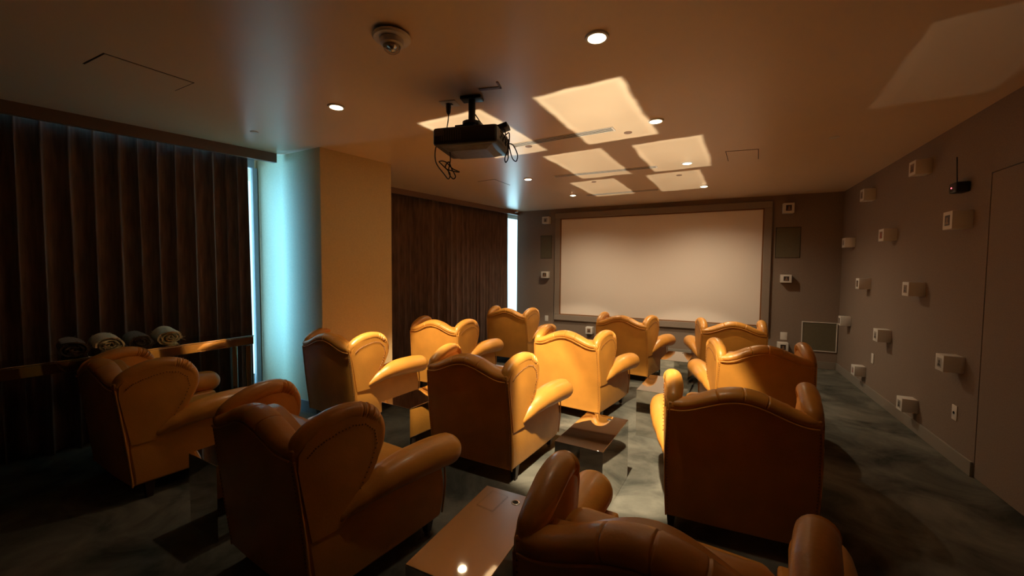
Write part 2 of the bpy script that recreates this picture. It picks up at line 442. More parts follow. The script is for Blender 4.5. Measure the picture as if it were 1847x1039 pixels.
# ------------------------------------------------------------------ curtains
def curtain(fx, y0, y1, pitch, amp, label, seed, z0=0.0, z1=CEIL - .015, flare=0.0):
    rnd = random.Random(seed)
    n = int((y1 - y0) / 0.010); nz = 16
    ph = []; p = 0; cur = pitch; 
    phase = rnd.random() * 6; vs = []; fs = []
    phs = []; phi = phase; loc = 1.0
    for i in range(n + 1):
        if i % 14 == 0: loc = rnd.uniform(0.75, 1.4)
        phi += 2 * PI * 0.010 / (pitch * loc); phs.append(phi)
    for j in range(nz + 1):
        t = j / nz; z = z0 + (z1 - z0) * t
        k = 1.25 - 0.35 * t
        for i in range(n + 1):
            y = y0 + (y1 - y0) * i / n
            wob = 0.5 * (1 - t) * math.sin(phs[i] * 0.31 + seed) + 0.25 * (1 - t) * math.sin(phs[i] * 0.13 + 2 * t)
            s = math.sin(phs[i] + wob)
            s = math.copysign(abs(s) ** 0.75, s)
            x = fx(y) + amp * k * s + 0.012 * (1 - t) * math.sin(phs[i] * 0.23)
            yy = y + 0.018 * k * math.cos(phs[i] + wob)
            if flare: yy += flare * (1 - t) ** 2 * (i / n - .5)
            vs.append((x, yy, z))
    for j in range(nz):
        for i in range(n):
            q = j * (n + 1) + i; fs.append((q, q + 1, q + n + 2, q + n + 1))
    root = empty('curtain', (fx((y0 + y1) / 2), (y0 + y1) / 2, 0)); tag(root, label, 'curtain')
    mb = MB().add([(v[0] - root.location.x, v[1] - root.location.y, v[2]) for v in vs], fs)
    o = mb.build('cloth', 'curtain_cloth', root); sd = o.modifiers.new('s', 'SOLIDIFY'); sd.thickness = 0.004
    tr = MB().add([], [])
    a0 = (fx(y0) - root.location.x, y0 - root.location.y, z1 + .006); a1 = (fx(y1) - root.location.x, y1 - root.location.y, z1 + .006)
    tr.tube([a0, a1], .008, m=8, cap=0).build('track', 'dark_slot', root)
    return root
curtain(cx_near, YB + .05, 2.76, 0.115, 0.045, 'dark brown pleated floor-length curtain behind the console table, left of the column', 3)
curtain(cx_far, 4.08, 7.93, 0.105, 0.040, 'brown pleated floor-length curtain between the column and the screen wall', 11)

# ------------------------------------------------------------------ projection screen
sc = empty('projection_screen', (-1.03, YF, 0)); tag(sc, 'large beige projection screen in a fabric frame on the end wall', 'screen')
X0, X1, Z0, Z1 = -2.85, 0.80, .645, 2.663; O = 1.03; fw = .118; pr = .055
for (cx_, cz, sx, sz) in (((X0 + X1) / 2, Z1 + fw / 2, X1 - X0 + 2 * fw, fw), ((X0 + X1) / 2, Z0 - fw / 2, X1 - X0 + 2 * fw, fw),
                          (X0 - fw / 2, (Z0 + Z1) / 2, fw, Z1 - Z0), (X1 + fw / 2, (Z0 + Z1) / 2, fw, Z1 - Z0)):
    MB().box((cx_ + O, -pr / 2, cz), (sx, pr, sz)).build('frame_rail', 'frame_fabric', sc, bevel=.008)
for (cx_, cz, sx, sz) in (((X0 + X1) / 2, Z1 - .008, X1 - X0, .016), ((X0 + X1) / 2, Z0 + .008, X1 - X0, .016),
                          (X0 + .008, (Z0 + Z1) / 2, .016, Z1 - Z0 - .032), (X1 - .008, (Z0 + Z1) / 2, .016, Z1 - Z0 - .032)):
    MB().box((cx_ + O, -.02, cz), (sx, .036, sz)).build('inner_bead', 'leather_seam', sc, smooth=False)
MB().box(((X0 + X1) / 2 + O, -.012, (Z0 + Z1) / 2), (X1 - X0 - .034, .008, Z1 - Z0 - .034)).build('screen_surface', 'screen_cloth', sc, smooth=False)

# ------------------------------------------------------------------ wall plates, speakers, boxes
def wall_plate(loc, face, w, h, label, cat='wall plate', hole=True):
    rz = {'front': 0, 'right': -PI / 2}[face]
    r = empty('wall_plate', loc, rz); tag(r, label, cat)
    MB().rbox((0, -.004, 0), (w, .008, h), .003, n=1, k=1).build('cover', 'white_plastic', r)
    if hole:
        MB().lathe([(.012, 0), (.012, .003), (.006, .004)], (0, -.009, 0), 12, Matrix.Rotation(PI / 2, 3, 'X')).build('jack', 'dark_slot', r)
    return r
wall_plate((XR, 4.64, .42), 'right', .075, .125, 'white wall plate with a dark jack, low on the right wall', 'wall plate')
wall_plate((XR, 6.56, .50), 'right', .075, .125, 'blank white wall plate, low on the right wall near the corner', 'wall plate', False)
def fp(px, py):  # point of the end wall seen at a pixel of the photograph, used once to read positions
    cxp, cyp = px - 923.5, -(py - 519.5)
    dv = right * cxp + up * cyp + fwd * 726.3
    t = YF / dv.y
    return Vector((dv.x * t, YF, 1.6 + dv.z * t))
def rp(px, py, X=XR):
    cxp, cyp = px - 923.5, -(py - 519.5)
    dv = right * cxp + up * cyp + fwd * 726.3
    t = X / dv.x
    return Vector((X, dv.y * t, 1.6 + dv.z * t))
p = fp(986, 574); wall_plate((p.x, YF, p.z), 'front', .075, .12, 'white wall plate left of the screen, low on the end wall', 'wall plate', False)
p = fp(1413.5, 606); wall_plate((p.x, YF, p.z), 'front', .10, .13, 'square white wall plate right of the screen, above a photo box', 'wall plate', False)

def speaker(x0, x1, z0, z1, label):
    r = empty('wall_speaker', ((x0 + x1) / 2, YF, z0)); tag(r, label, 'speaker')
    w, h = x1 - x0, z1 - z0
    MB().box((0, -.006, h / 2), (w, .012, h)).build('grille', 'speaker_cloth', r, bevel=.003)
    MB().box((0, -.0015, h / 2), (w + .016, .003, h + .016)).build('rim', 'seam', r, smooth=False)
speaker(.985, 1.322, 1.825, 2.325, 'dark cloth speaker panel set in the end wall, right of the screen')
speaker(-3.30, -3.06, 1.84, 2.315, 'dark cloth speaker panel set in the end wall, left of the screen')
# framed grille, low in the right corner
r = empty('wall_grille', (1.628, YF, .285)); tag(r, 'square dark grille with a thin white frame, low on the end wall by the corner', 'grille')
MB().box((0, -.004, .24), (.45, .008, .46)).build('panel', 'speaker_cloth', r, smooth=False)
for c, s in (((0, -.008, .475), (.476, .016, .014)), ((0, -.008, .005), (.476, .016, .014)), ((-.231, -.008, .24), (.014, .016, .456)), ((.231, -.008, .24), (.014, .016, .456))):
    MB().box(c, s).build('frame_bar', 'white_plastic', r, bevel=.002)

def bust(mb, w, h, rnd):
    """small head-and-shoulders silhouette in relief, plane XZ, facing -Y"""
    hr = w * rnd.uniform(.15, .2); cx_ = rnd.uniform(-.06, .06) * w
    n = 14
    mb.add([(cx_ + hr * math.cos(2 * PI * k / n), 0, h * .10 + hr * 1.25 * math.sin(2 * PI * k / n)) for k in range(n)], [tuple(range(n))])
    sw = w * rnd.uniform(.26, .36)
    mb.add([(cx_ - sw, -.0002, -h * .36), (cx_ + sw, -.0002, -h * .36), (cx_ + sw * .85, -.0002, -h * .18), (cx_ + sw * .35, -.0002, -h * .08), (cx_ - sw * .35, -.0002, -h * .08), (cx_ - sw * .85, -.0002, -h * .18)], [tuple(range(6))])
def photo_box(loc, face, w, h, depth, label, seed):
    rnd = random.Random(seed)
    rz = {'front': 0, 'right': -PI / 2}[face]
    r = empty('photo_box', loc, rz); tag(r, label, 'photo box', 'white photo boxes on the walls')
    MB().rbox((0, -depth / 2, 0), (w, depth, h), .003, n=1, k=1).build('box', 'white_box', r)
    pw, ph = w * .52, h * .58
    bgm = rnd.choice(['photo_grey', 'photo_brown', 'photo_grey', 'photo_dark'])
    ph_o = MB().box((0, -depth - .0008, 0), (pw, .0016, ph)).build('photo', bgm, r, smooth=False)
    mb = MB(); bust(mb, pw, ph, rnd)
    f = mb.build('figure', {'photo_dark': 'photo_brown'}.get(bgm, rnd.choice(['photo_dark', 'photo_dark', 'photo_red'])), ph_o, smooth=False)
    f.location = (0, -depth - .0020, 0)
    return r
# right wall: near edge of picture face, far end of side face and heights, read in the photograph
RB = [  # x picture-left, x picture-right, x at wall, y top, y bottom at wall
    (1639.7, 1651.5, 1683, 285, 311, 'white photo box on the right wall, highest of all, near the ceiling'),
    (1551.4, 1557.7, 1580.8, 338.7, 360, 'white photo box on the right wall, second highest, nearer the corner'),
    (1584.7, 1593.7, 1619.3, 411.5, 433.6, 'white photo box on the right wall, above eye level, between two others'),
    (1518.7, 1524, 1543.3, 428.4, 445.5, 'white photo box on the right wall, nearest the corner, at screen mid-height'),
    (1700.8, 1717.3, 1757, 378, 411, 'white photo box on the right wall directly under the small black receiver'),
    (1543.2, 1549.2, 1571.6, 502.4, 522, 'white photo box on the right wall at eye level, left one of the pair'),
    (1627, 1638.6, 1670.4, 509.6, 535.4, 'white photo box on the right wall at eye level, right one of the pair'),
    (1511.5, 1515.7, 1535.6, 571.7, 589, 'white photo box in the corner, touching the white-framed grille in view'),
    (1574.4, 1582.7, 1608.5, 596, 619.3, 'white photo box on the right wall just above the blank wall plate'),
    (1534.6, 1541, 1562.4, 662.4, 681, 'white photo box on the right wall, just above the baseboard by the corner'),
    (1686.4, 1701.3, 1741.3, 644.7, 675.5, 'white photo box on the right wall above the plate with the dark jack'),
    (1616, 1626.2, 1657, 722.6, 747.8, 'white photo box on the right wall, lowest of all, above the near baseboard'),
]
for i, (xa, xb, xw, yt, yb, lab) in enumerate(RB):
    pt, pb = rp(xw, yt), rp(xw, yb)
    h = pt.z - pb.z; yn = pt.y
    # depth: where the sight line of xb crosses the plane y = yn
    cxp, cyp = xb - 923.5, -((yt + yb) / 2 - 519.5)
    dv = right * cxp + up * cyp + fwd * 726.3
    dep = XR - dv.x * yn / dv.y
    dep = max(.10, min(.26, dep))
    dv2 = right * (xa - 923.5) + up * cyp + fwd * 726.3
    w = (XR - dep) * dv2.y / dv2.x - yn
    w = max(.10, min(.20, w))
    photo_box((XR, yn + w / 2, (pt.z + pb.z) / 2), 'right', w, h, dep, lab, 20 + i)
FB = [
    (977.8, 989.8, 391, 403, 'white photo box at the top left of the screen'),
    (976, 988, 489.6, 501.6, 'white photo box at the left of the screen at mid-height'),
    (1056, 1068, 589.7, 603, 'white photo box below the screen, between two armchairs'),
    (1413.4, 1432.8, 366.4, 383.4, 'white photo box at the top right of the screen, above the speaker panel'),
    (1409, 1427.8, 495.4, 510, 'white photo box right of the screen, below the speaker panel'),
    (1403.3, 1421.8, 617.8, 635, 'white photo box low on the end wall, half hidden behind an armchair'),
]
for i, (xa, xb, ya, yb, lab) in enumerate(FB):
    dep = .13
    k = (YF - dep) / YF
    pa = fp(xa, ya); pb = fp(xb, yb)
    w = (pb.x - pa.x) * k; h = (pa.z - pb.z) * k
    photo_box(((pa.x + pb.x) / 2 * k, YF, 1.6 + ((pa.z + pb.z) / 2 - 1.6) * k), 'front', w, h, dep, lab, 60 + i)

# small black receiver with antenna on the right wall
r = empty('wireless_receiver', (XR, 4.66, 2.30), -PI / 2); tag(r, 'small black receiver with a thin antenna and red light on the right wall', 'receiver')
MB().rbox((0, -.045, 0), (.115, .09, .085), .012, n=2, k=2).build('body', 'black_plastic', r)
MB().tube([(-.03, -.05, .04), (-.055, -.05, .26)], .0045, m=8).build('antenna', 'black_plastic', r)
MB().lathe([(.006, 0), (.006, .002), (.002, .004)], (-.01, -.091, .0), 10, Matrix.Rotation(PI / 2, 3, 'X')).build('indicator_light', 'red_led', r)

# ------------------------------------------------------------------ ceiling fittings
for (x, y, p, ty, cone, lab) in DOWN:
    r = empty('ceiling_downlight', (x, y, CEIL)); tag(r, lab, 'ceiling light', 'recessed ceiling downlights')
    MB().lathe([(.046, -.002), (.050, -.010), (.062, -.009), (.066, 0), (.050, 0)], m=32).build('trim_ring', 'white_plastic', r)
    MB().lathe([(.002, -.016), (.026, -.015), (.042, -.008), (.046, -.001)], m=24).build('lamp', 'lamp_glow', r)
def cap(x, y, rad, m_, label, cat='sprinkler', grp='flat sprinkler caps', nm='sprinkler_cap'):
    r = MB().lathe([(rad * .86, -.006), (rad, -.004), (rad, 0), (rad * .3, 0)], m=24).build(nm, m_)
    r.location = (x, y, CEIL); tag(r, label, cat, grp)
cap(-3.88, 2.38, .035, 'white_plastic', 'white sprinkler cap on the ceiling near the left curtain')
cap(1.02, 4.83, .042, 'white_plastic', 'white sprinkler cap on the ceiling near the right wall')
cap(1.36, 7.78, .040, 'white_plastic', 'pale sprinkler cap on the ceiling over the end wall corner')
for px, py, lab in ((1132.6, 239, 'dark ceiling cap beside the end of the nearest slot vent'), (953.5, 264, 'dark ceiling cap just right of the projector'),
                    (1071, 328, 'dark ceiling cap over the left half of the screen'), (1225, 316, 'dark ceiling cap over the right half of the screen')):
    dv = right * (px - 923.5) + up * -(py - 519.5) + fwd * 726.3; t = (CEIL - 1.6) / dv.z
    cap(dv.x * t, dv.y * t, .036, 'fascia_paint', lab, 'sprinkler', 'dark recessed sprinkler caps', 'recessed_sprinkler')
# slot vents
for (xa, ya, xb, yb, lab) in ((-1.85, 3.78, -.82, 3.71, 'long white slot vent nearest the projector'), (-1.94, 5.26, -.63, 5.28, 'long white slot vent, the middle one of three'), (-1.91, 6.80, -.77, 6.78, 'long white slot vent nearest the screen')):
    r = empty('slot_vent', ((xa + xb) / 2, (ya + yb) / 2, CEIL), math.atan2(yb - ya, xb - xa)); tag(r, lab, 'vent', 'linear slot vents in the ceiling')
    Ln = math.hypot(xb - xa, yb - ya)
    MB().box((0, 0, -.001), (Ln, .10, .002)).build('backing', 'dark_slot', r, smooth=False)
    for k, yy in enumerate((-.046, -.016, .016, .046)):
        MB().box((0, yy, -.003), (Ln + .02, .012, .003)).build('slat', 'white_plastic', r, smooth=False)
    for sx in (-1, 1): MB().box((sx * (Ln / 2 + .004), 0, -.004), (.014, .104, .008)).build('end_cap', 'white_plastic', r, smooth=False)
# access panels: recessed joint lines round a flush plate
for (pts, lab) in (([(-3.57, 1.13), (-3.28, 1.13), (-3.23, 1.58), (-3.50, 1.59)], 'flush access panel in the ceiling above the left curtain side'),
                   ([(.11, 4.91), (.42, 4.96), (.46, 5.40), (.15, 5.36)], 'square access panel in the ceiling right of the light patches'),
                   ([(-3.08, 5.10), (-2.78, 5.06), (-2.75, 5.51), (-3.05, 5.55)], 'flush access panel in the ceiling by the far curtain')):
    cxm = sum(p[0] for p in pts) / 4; cym = sum(p[1] for p in pts) / 4
    r = empty('access_panel', (cxm, cym, CEIL)); tag(r, lab, 'access panel')
    q = [(p[0] - cxm, p[1] - cym) for p in pts]
    MB().prism(q, -.0015, 0).build('joint', 'seam', r, smooth=False)
    MB().prism([(a * .955, b * .965) for a, b in q], -.004, -.0012).build('plate', 'ceiling_paint', r, smooth=False)
# strobe detector
r = empty('strobe_detector', (-1.59, 1.73, CEIL)); tag(r, 'round white fire strobe with a clear lens hanging from the ceiling', 'detector')
MB().lathe([(.020, -.030), (.095, -.028), (.102, -.020), (.100, -.012)], m=40).build('plate', 'white_plastic', r)
MB().lathe([(.085, -.013), (.088, 0)], m=40).build('back_box', 'fascia_paint', r)
MB().lathe([(.050, -.062), (.060, -.056), (.063, -.030)], m=32).build('housing', 'white_plastic', r)
MB().lathe([(.004, -.100), (.024, -.096), (.040, -.084), (.047, -.066), (.047, -.062)], m=24).build('lens', 'clear_plastic', r)
MB().lathe([(.003, -.092), (.020, -.086), (.010, -.074), (.026, -.063)], m=12).build('reflector', 'steel', r)
# small sensor at the fascia end
r = empty('ceiling_sensor', (-3.80, 7.92, CEIL)); tag(r, 'tiny white sensor where the far curtain track meets the end wall', 'sensor')
MB().lathe([(.012, -.05), (.035, -.044), (.045, -.02), (.048, 0)], m=20).build('dome', 'white_plastic', r)
MB().lathe([(.008, -.058), (.013, -.052), (.014, -.048)], m=12).build('eye', 'dark_slot', r)

# ------------------------------------------------------------------ projector
pj = empty('projector', (-1.62, 2.60, CEIL), R(13)); tag(pj, 'black ceiling-mounted projector with dangling cables', 'projector')
MB().rbox((0, 0, -.012), (.16, .09, .022), .006, n=1, k=2).build('ceiling_plate', 'black_plastic', pj)
MB().tube([(0, 0, -.02), (0, 0, -.19)], .026, m=20, cap=0).build('drop_pole', 'black_plastic', pj)
mb = MB(); mb.lathe([(.05, -.215), (.07, -.205), (.07, -.185), (.03, -.175)], m=24)
for a in range(4):
    g = a * PI / 2 + .6; mb.tube([(0, 0, -.20), (.13 * math.cos(g), .10 * math.sin(g), -.225), (.13 * math.cos(g), .10 * math.sin(g), -.245)], .010, m=8)
mb.build('bracket', 'black_plastic', pj)
body = MB().rbox((0, .02, -.325), (.48, .38, .125), .022, n=6, k=3, puff=(0, .006, .012)).build('body', 'black_plastic', pj)
# belly: paler tapered underside
vs = [(-.225, -.155, -.375), (.225, -.155, -.375), (.225, .195, -.375), (-.225, .195, -.375), (-.13, -.09, -.412), (.14, -.09, -.412), (.14, .13, -.412), (-.13, .13, -.412)]
MB().add(vs, [(0, 1, 5, 4), (1, 2, 6, 5), (2, 3, 7, 6), (3, 0, 4, 7), (4, 5, 6, 7), (3, 2, 1, 0)]).build('underside', 'grey_plastic', pj, bevel=.006, smooth=False)
sidep = MB().box((.2395, .02, -.325), (.006, .31, .085)).build('connector_panel', 'grey_plastic', pj, bevel=.002)
for k in range(7):
    MB().box((.2435, -.09 + k * .035, -.325 + (.012 if k % 2 else -.010)), (.004, .018, .016)).build('socket', 'dark_slot', sidep, smooth=False)
for k in range(9): MB().box((-.17 + k * .018, -.172, -.325), (.006, .008, .07)).build('vent_slat', 'grey_plastic', pj, smooth=False)
MB().lathe([(.045, 0), (.052, .03), (.040, .034), (.036, .02)], (-.12, .21, -.325), 24, Matrix.Rotation(-PI / 2, 3, 'X')).build('lens', 'lens_glass', pj)
MB().rbox((-.19, -.165, -.30), (.07, .03, .05), .008, n=1, k=2).build('filter_cover', 'grey_plastic', pj)
ad = MB().rbox((.165, .08, -.228), (.20, .10, .038), .006, n=1, k=2, M=Matrix.Rotation(R(-16), 3, 'Y')).build('adapter_box', 'black_plastic', pj)
def cable(pts, r_=.0042, parent=pj, name='cable'):
    MB().tube(pts, r_, m=8, sub=8, cap=1).build(name, 'cable_rubber', parent)
cable([(-.21, .06, .0), (-.21, .06, -.10), (-.215, .04, -.20), (-.22, .02, -.27)])
MB().lathe([(.010, -.085), (.017, -.07), (.020, -.03), (.018, -.004)], (-.21, .06, 0), 14).build('plug', 'black_plastic', pj)
cable([(-.235, -.05, -.31), (-.265, -.06, -.38), (-.26, -.06, -.48), (-.20, -.05, -.565), (-.17, -.04, -.60), (-.155, -.05, -.56), (-.21, -.06, -.50), (-.24, -.05, -.47), (-.19, -.05, -.475), (-.13, -.06, -.53),
       (-.08, -.05, -.555), (-.13, -.04, -.545), (-.19, -.05, -.52), (-.16, -.06, -.48), (-.14, -.05, -.53), (-.11, -.05, -.585), (-.135, -.04, -.60), (-.165, -.05, -.55), (-.15, -.05, -.46), (-.16, -.04, -.38)])
cable([(.245, .0, -.31), (.285, .0, -.28), (.275, .03, -.37), (.25, .02, -.45), (.262, .0, -.49), (.275, .02, -.45), (.27, .03, -.36), (.30, .05, -.35), (.335, .06, -.42), (.325, .06, -.47), (.295, .05, -.44), (.27, .03, -.33), (.245, .06, -.30)])
cable([(.20, .10, -.22), (.24, .04, -.24), (.262, -.02, -.30), (.255, -.06, -.345), (.262, .02, -.30), (.262, .09, -.36), (.245, .12, -.33)])
cable([(.245, -.09, -.29), (.270, -.05, -.33), (.262, .0, -.37), (.270, .06, -.31), (.245, .12, -.29)])
cable([(.02, .02, -.12), (.06, .06, -.18), (.12, .10, -.23), (.13, .11, -.19), (.16, .11, -.175), (.20, .10, -.22)])
r = empty('ceiling_socket', (-1.835, 2.62, CEIL), R(13)); tag(r, 'flat square socket plate on the ceiling beside the projector pole', 'socket')
MB().rbox((0, 0, -.003), (.13, .11, .006), .002, n=1, k=1).build('cover', 'white_plastic', r)
MB().box((0, .0, -.0068), (.05, .035, .002)).build('outlet', 'dark_slot', r, smooth=False)
r = empty('ceiling_hatch', (-1.42, 2.50, CEIL), R(13)); tag(r, 'dark open cut-out strip in the ceiling right of the projector pole', 'hatch')
MB().box((0, .03, -.002), (.16, .030, .004)).build('edge', 'leather_seam', r, smooth=False)
MB().box((.075, -.01, -.002), (.014, .10, .004)).build('side', 'leather_seam', r, smooth=False)

# ------------------------------------------------------------------ wing armchair
def wing_path(s):
    P = [(.342, .026, .808), (.340, .06, .852), (.341, .12, .884), (.348, .20, .908), (.358, .29, .914), (.370, .37, .890), (.378, .425, .828), (.378, .438, .745), (.372, .400, .640), (.366, .340, .545), (.362, .27, .445)]
    rr = [.030, .040, .044, .046, .045, .042, .036, .030, .026, .022, .016]
    return [(s * a, b, c) for a, b, c in P], rr
def crest_z(x):
    t = min(1, abs(x) / .33); return .838 + .092 * (0.5 + 0.5 * math.cos(PI * t)) ** 0.9
def back_y(z):
    return .075 * max(0, min(1, (.84 - z) / .70))
def make_chair():
    root = empty('wing_armchair', (0, 0, 0))
    LE = 'leather'
    # outer back shell
    nx, nz = 24, 22; vs = []; fs = []
    def bx(u, v):
        x = (u - .5) * 2
        zt = crest_z(x * .385) - .005
        z = .11 + (zt - .11) * v
        hw = .372 + .010 * math.sin(PI * min(1, v * 1.1))
        return x * hw, z
    for side in (0, 1):
        for j in range(nz + 1):
            for i in range(nx + 1):
                u, v = i / nx, j / nz; x, z = bx(u, v)
                bow = .022 * (1 - (2 * u - 1) ** 2) * math.sin(PI * min(1, .15 + v * .85))
                y = back_y(z) - bow if side == 0 else back_y(z) + .15
                if side == 1: x *= .90
                vs.append((x, y, z))
    n1 = (nx + 1) * (nz + 1)
    for j in range(nz):
        for i in range(nx):
            q = j * (nx + 1) + i
            fs.append((q, q + 1, q + nx + 2, q + nx + 1)); fs.append((n1 + q, n1 + q + nx + 1, n1 + q + nx + 2, n1 + q + 1))
    for j in range(nz):
        for i in (0, nx):
            q = j * (nx + 1) + i; fs.append((q, q + nx + 1, n1 + q + nx + 1, n1 + q))
    for i in range(nx):
        for j in (0, nz):
            q = j * (nx + 1) + i; fs.append((q, q + 1, n1 + q + 1, n1 + q))
    back = MB().add(vs, fs).build('back_panel', LE, root, bevel=.010)
    # piping and nail trim round the outer back
    mb = MB()
    edge = [(bx(0, v)[0], back_y(bx(0, v)[1]) + .003, bx(0, v)[1]) for v in [k / 14 for k in range(14)]]
    for s in (-1, 1): mb.tube([(-s * abs(a) if s > 0 else abs(a), b, c) for a, b, c in edge], .0055, m=8, sub=2, cap=1)
    tp = [(x, -.004 - .020 * (1 - (x / .36) ** 2), crest_z(x) - .050) for x in [(-.355 + .71 * k / 20) for k in range(21)]]
    mb.tube(tp, .005, m=8, sub=2, cap=1)
    mb.build('piping', LE, back)
    mb = MB()
    for s in (-1, 1):
        for k in range(34):
            v = .02 + .88 * k / 33; x, z = bx(0, v); mb.bead((s * (abs(x) - .012), back_y(z) - .0035, z), .0042)
    tag(mb.build('nail_heads', 'leather_seam', back, smooth=False), kind='stuff')
    # crest roll with pleats
    xs = [-.335 + .67 * k / 16 for k in range(17)]
    seams = (.34, .52, .68)
    def cm(t):
        m_ = 1.0
        for s_ in seams: m_ *= 1 - .10 * math.exp(-((t - s_) / .0045) ** 2)
        return m_
    MB().tube([(x, .048 - .010 * (1 - (x / .34) ** 2), crest_z(x) - .022) for x in xs], [.034 + .010 * (1 - abs(x / .335) ** 2) for x in xs], m=24, sub=14, mod=cm, sq=(1, 1.55, 1)).build('crest_roll', LE, root)
    # wings
    for s in (-1, 1):
        P, rr = wing_path(s)
        poly = [(b, c) for a, b, c in P] + [(.22, .40), (.075, .40), (.06, .50), (.04, .62), (.022, .74)]
        n = len(poly); cy = sum(p[0] for p in poly) / n; cz = sum(p[1] for p in poly) / n
        vs = []; fs = []
        rings = 5
        for side, sg in ((0, 1), (1, -1)):
            for k in range(rings):
                f = k / (rings - 1)
                for (y, z) in poly:
                    yy, zz = cy + (y - cy) * (1 - f * .999), cz + (z - cz) * (1 - f * .999)
                    xb = .345 + .035 * max(0, yy) / .4
                    x = xb + (.035 + .006 * f if side == 0 else -.04 - .035 * math.sin(f * PI / 2))
                    vs.append((s * x, yy, zz))
        for side in (0, 1):
            for k in range(rings - 1):
                for i in range(n):
                    a = side * rings * n + k * n + i; b = side * rings * n + k * n + (i + 1) % n
                    fs.append((a, b, b + n, a + n))
        for i in range(n):
            a, b = i, (i + 1) % n; fs.append((a, b, rings * n + b, rings * n + a))
        w = MB().add(vs, fs).build('wing', LE, root)
        def pm(t):
            return 1 + (.10 * math.sin(t * 2 * PI * 62) if .42 < t < .60 else 0) * math.sin(PI * (t - .42) / .18 if .42 < t < .60 else 0)
        MB().tube(P, rr, m=20, sub=16, mod=pm, sq=(1.12, 1, 1)).build('wing_roll', LE, w)
        mb = MB()
        for k in range(len(P) - 1):
            for q in range(4):
                t = q / 4
                y = P[k][1] * (1 - t) + P[k + 1][1] * t; z = P[k][2] * (1 - t) + P[k + 1][2] * t; r0 = rr[k] * (1 - t) + rr[k + 1] * t
                dy, dz = cy - y, cz - z; L_ = math.hypot(dy, dz)
                y += dy / L_ * (r0 + .010); z += dz / L_ * (r0 + .010)
                xb = .345 + .035 * max(0, y) / .4
                mb.bead((s * (xb + .039), y, z), .0048)
        tag(mb.build('nail_heads', 'leather_seam', w, smooth=False), kind='stuff')
        # arm roll
        A = [(.375, .225, .450), (.390, .33, .500), (.408, .45, .533), (.424, .60, .545), (.436, .75, .542), (.442, .870, .532)]
        ra = [.035, .062, .080, .091, .095, .094]
        arm = MB().tube([(s * a, b, c) for a, b, c in A], ra, m=28, sub=8, cap=6, sq=(1.05, .30, .98)).build('arm_roll', LE, root)
        # arm front facing and its piping
        # side panel below the arm
        sp = MB(); vs = []; fs = []
        ny, nzz = 14, 8
        for side in (0, 1):
            for j in range(nzz + 1):
                for i in range(ny + 1):
                    t = i / ny; v = j / nzz
                    y0 = back_y(.11 + .35 * v) + .01
                    z = .11 + .35 * v
                    y = y0 + (.875 + .02 * math.sin(PI * v) - y0) * t
                    xo = .372 + .030 * math.sin(PI * .5 * t) + .012 * math.sin(PI * v)
                    if side: xo = .31
                    vs.append((s * xo, y, z))
        n1 = (ny + 1) * (nzz + 1)
        for j in range(nzz):
            for i in range(ny):
                q = j * (ny + 1) + i
                fs.append((q, q + 1, q + ny + 2, q + ny + 1)); fs.append((n1 + q, n1 + q + ny + 1, n1 + q + ny + 2, n1 + q + 1))
            for i in (0, ny):
                q = j * (ny + 1) + i; fs.append((q, q + ny + 1, n1 + q + ny + 1, n1 + q))
        for i in range(ny):
            for j in (0, nzz):
                q = j * (ny + 1) + i; fs.append((q, q + 1, n1 + q + 1, n1 + q))
        sd = sp.add(vs, fs).build('side_panel', LE, root, bevel=.014)
        MB().tube([(s * .405, .885, .13), (s * .418, .897, .30), (s * .418, .89, .44)], .006, m=8, sub=4).build('piping', 'leather', sd)
    # inner back, seat, front rail
    MB().rbox((0, .185, .62), (.58, .15, .46), .06, n=4, k=3, puff=(0, .03, 0)).build('backrest', LE, root)
    MB().rbox((0, .585, .375), (.60, .60, .16), .05, n=10, k=4, puff=(0, .01, .030)).build('seat_cushion', 'seat_leather', root)
    MB().rbox((0, .56, .21), (.60, .62, .19), .02, n=2, k=2).build('front_rail', LE, root)
    for sx in (-1, 1):
        for y, h in ((.82, .112), (.17, .112)):
            lg = MB().add([(sx * .345 + a * .028, y + b * .028, h) for a, b in ((-1, -1), (1, -1), (1, 1), (-1, 1))] + [(sx * .345 + a * .017, y + b * .017, .024 if y > .5 else 0) for a, b in ((-1, -1), (1, -1), (1, 1), (-1, 1))],
                     [(0, 1, 2, 3), (4, 5, 6, 7), (0, 1, 5, 4), (1, 2, 6, 5), (2, 3, 7, 6), (3, 0, 4, 7)]).build('leg', 'dark_wood', root, smooth=False)
            if y > .5:
                MB().tube([(sx * .345 - .012, y, .014), (sx * .345 + .012, y, .014)], .014, m=14, cap=0).build('caster', 'steel', lg)
    return root
proto = make_chair()
CHAIRS = [
    (-3.83, 1.20, -4, 'leather wing armchair in the dark at far left, in front of the console table'),
    (-1.915, 1.11, -6, 'large dark-lit leather wing armchair left of the nearest mirrored table'),
    (-0.12, 0.98, -5, 'leather wing armchair nearest the camera, cut off by the bottom edge'),
    (-3.42, 2.74, -4, 'leather wing armchair in front of the column, its back in shadow'),
    (-1.65, 2.55, -3, 'leather wing armchair in the middle with a black-shadowed back and bright arm'),
    (0.17, 2.50, 2, 'leather wing armchair at centre right with a wide black-shadowed back'),
    (-3.13, 4.10, -1, 'sunny tan leather wing armchair just right of the column'),
    (-1.37, 4.05, -8, 'brightly lit yellow-tan leather wing armchair in the middle of the room'),
    (0.455, 4.07, 8, 'leather wing armchair with an orange-lit back, behind the big one at centre right'),
    (-3.03, 5.93, -3, 'leather wing armchair in front of the far window slit'),
    (-1.13, 5.80, -10, 'leather wing armchair in front of the left half of the screen'),
    (0.29, 5.80, 6, 'leather wing armchair in front of the right half of the screen'),
]
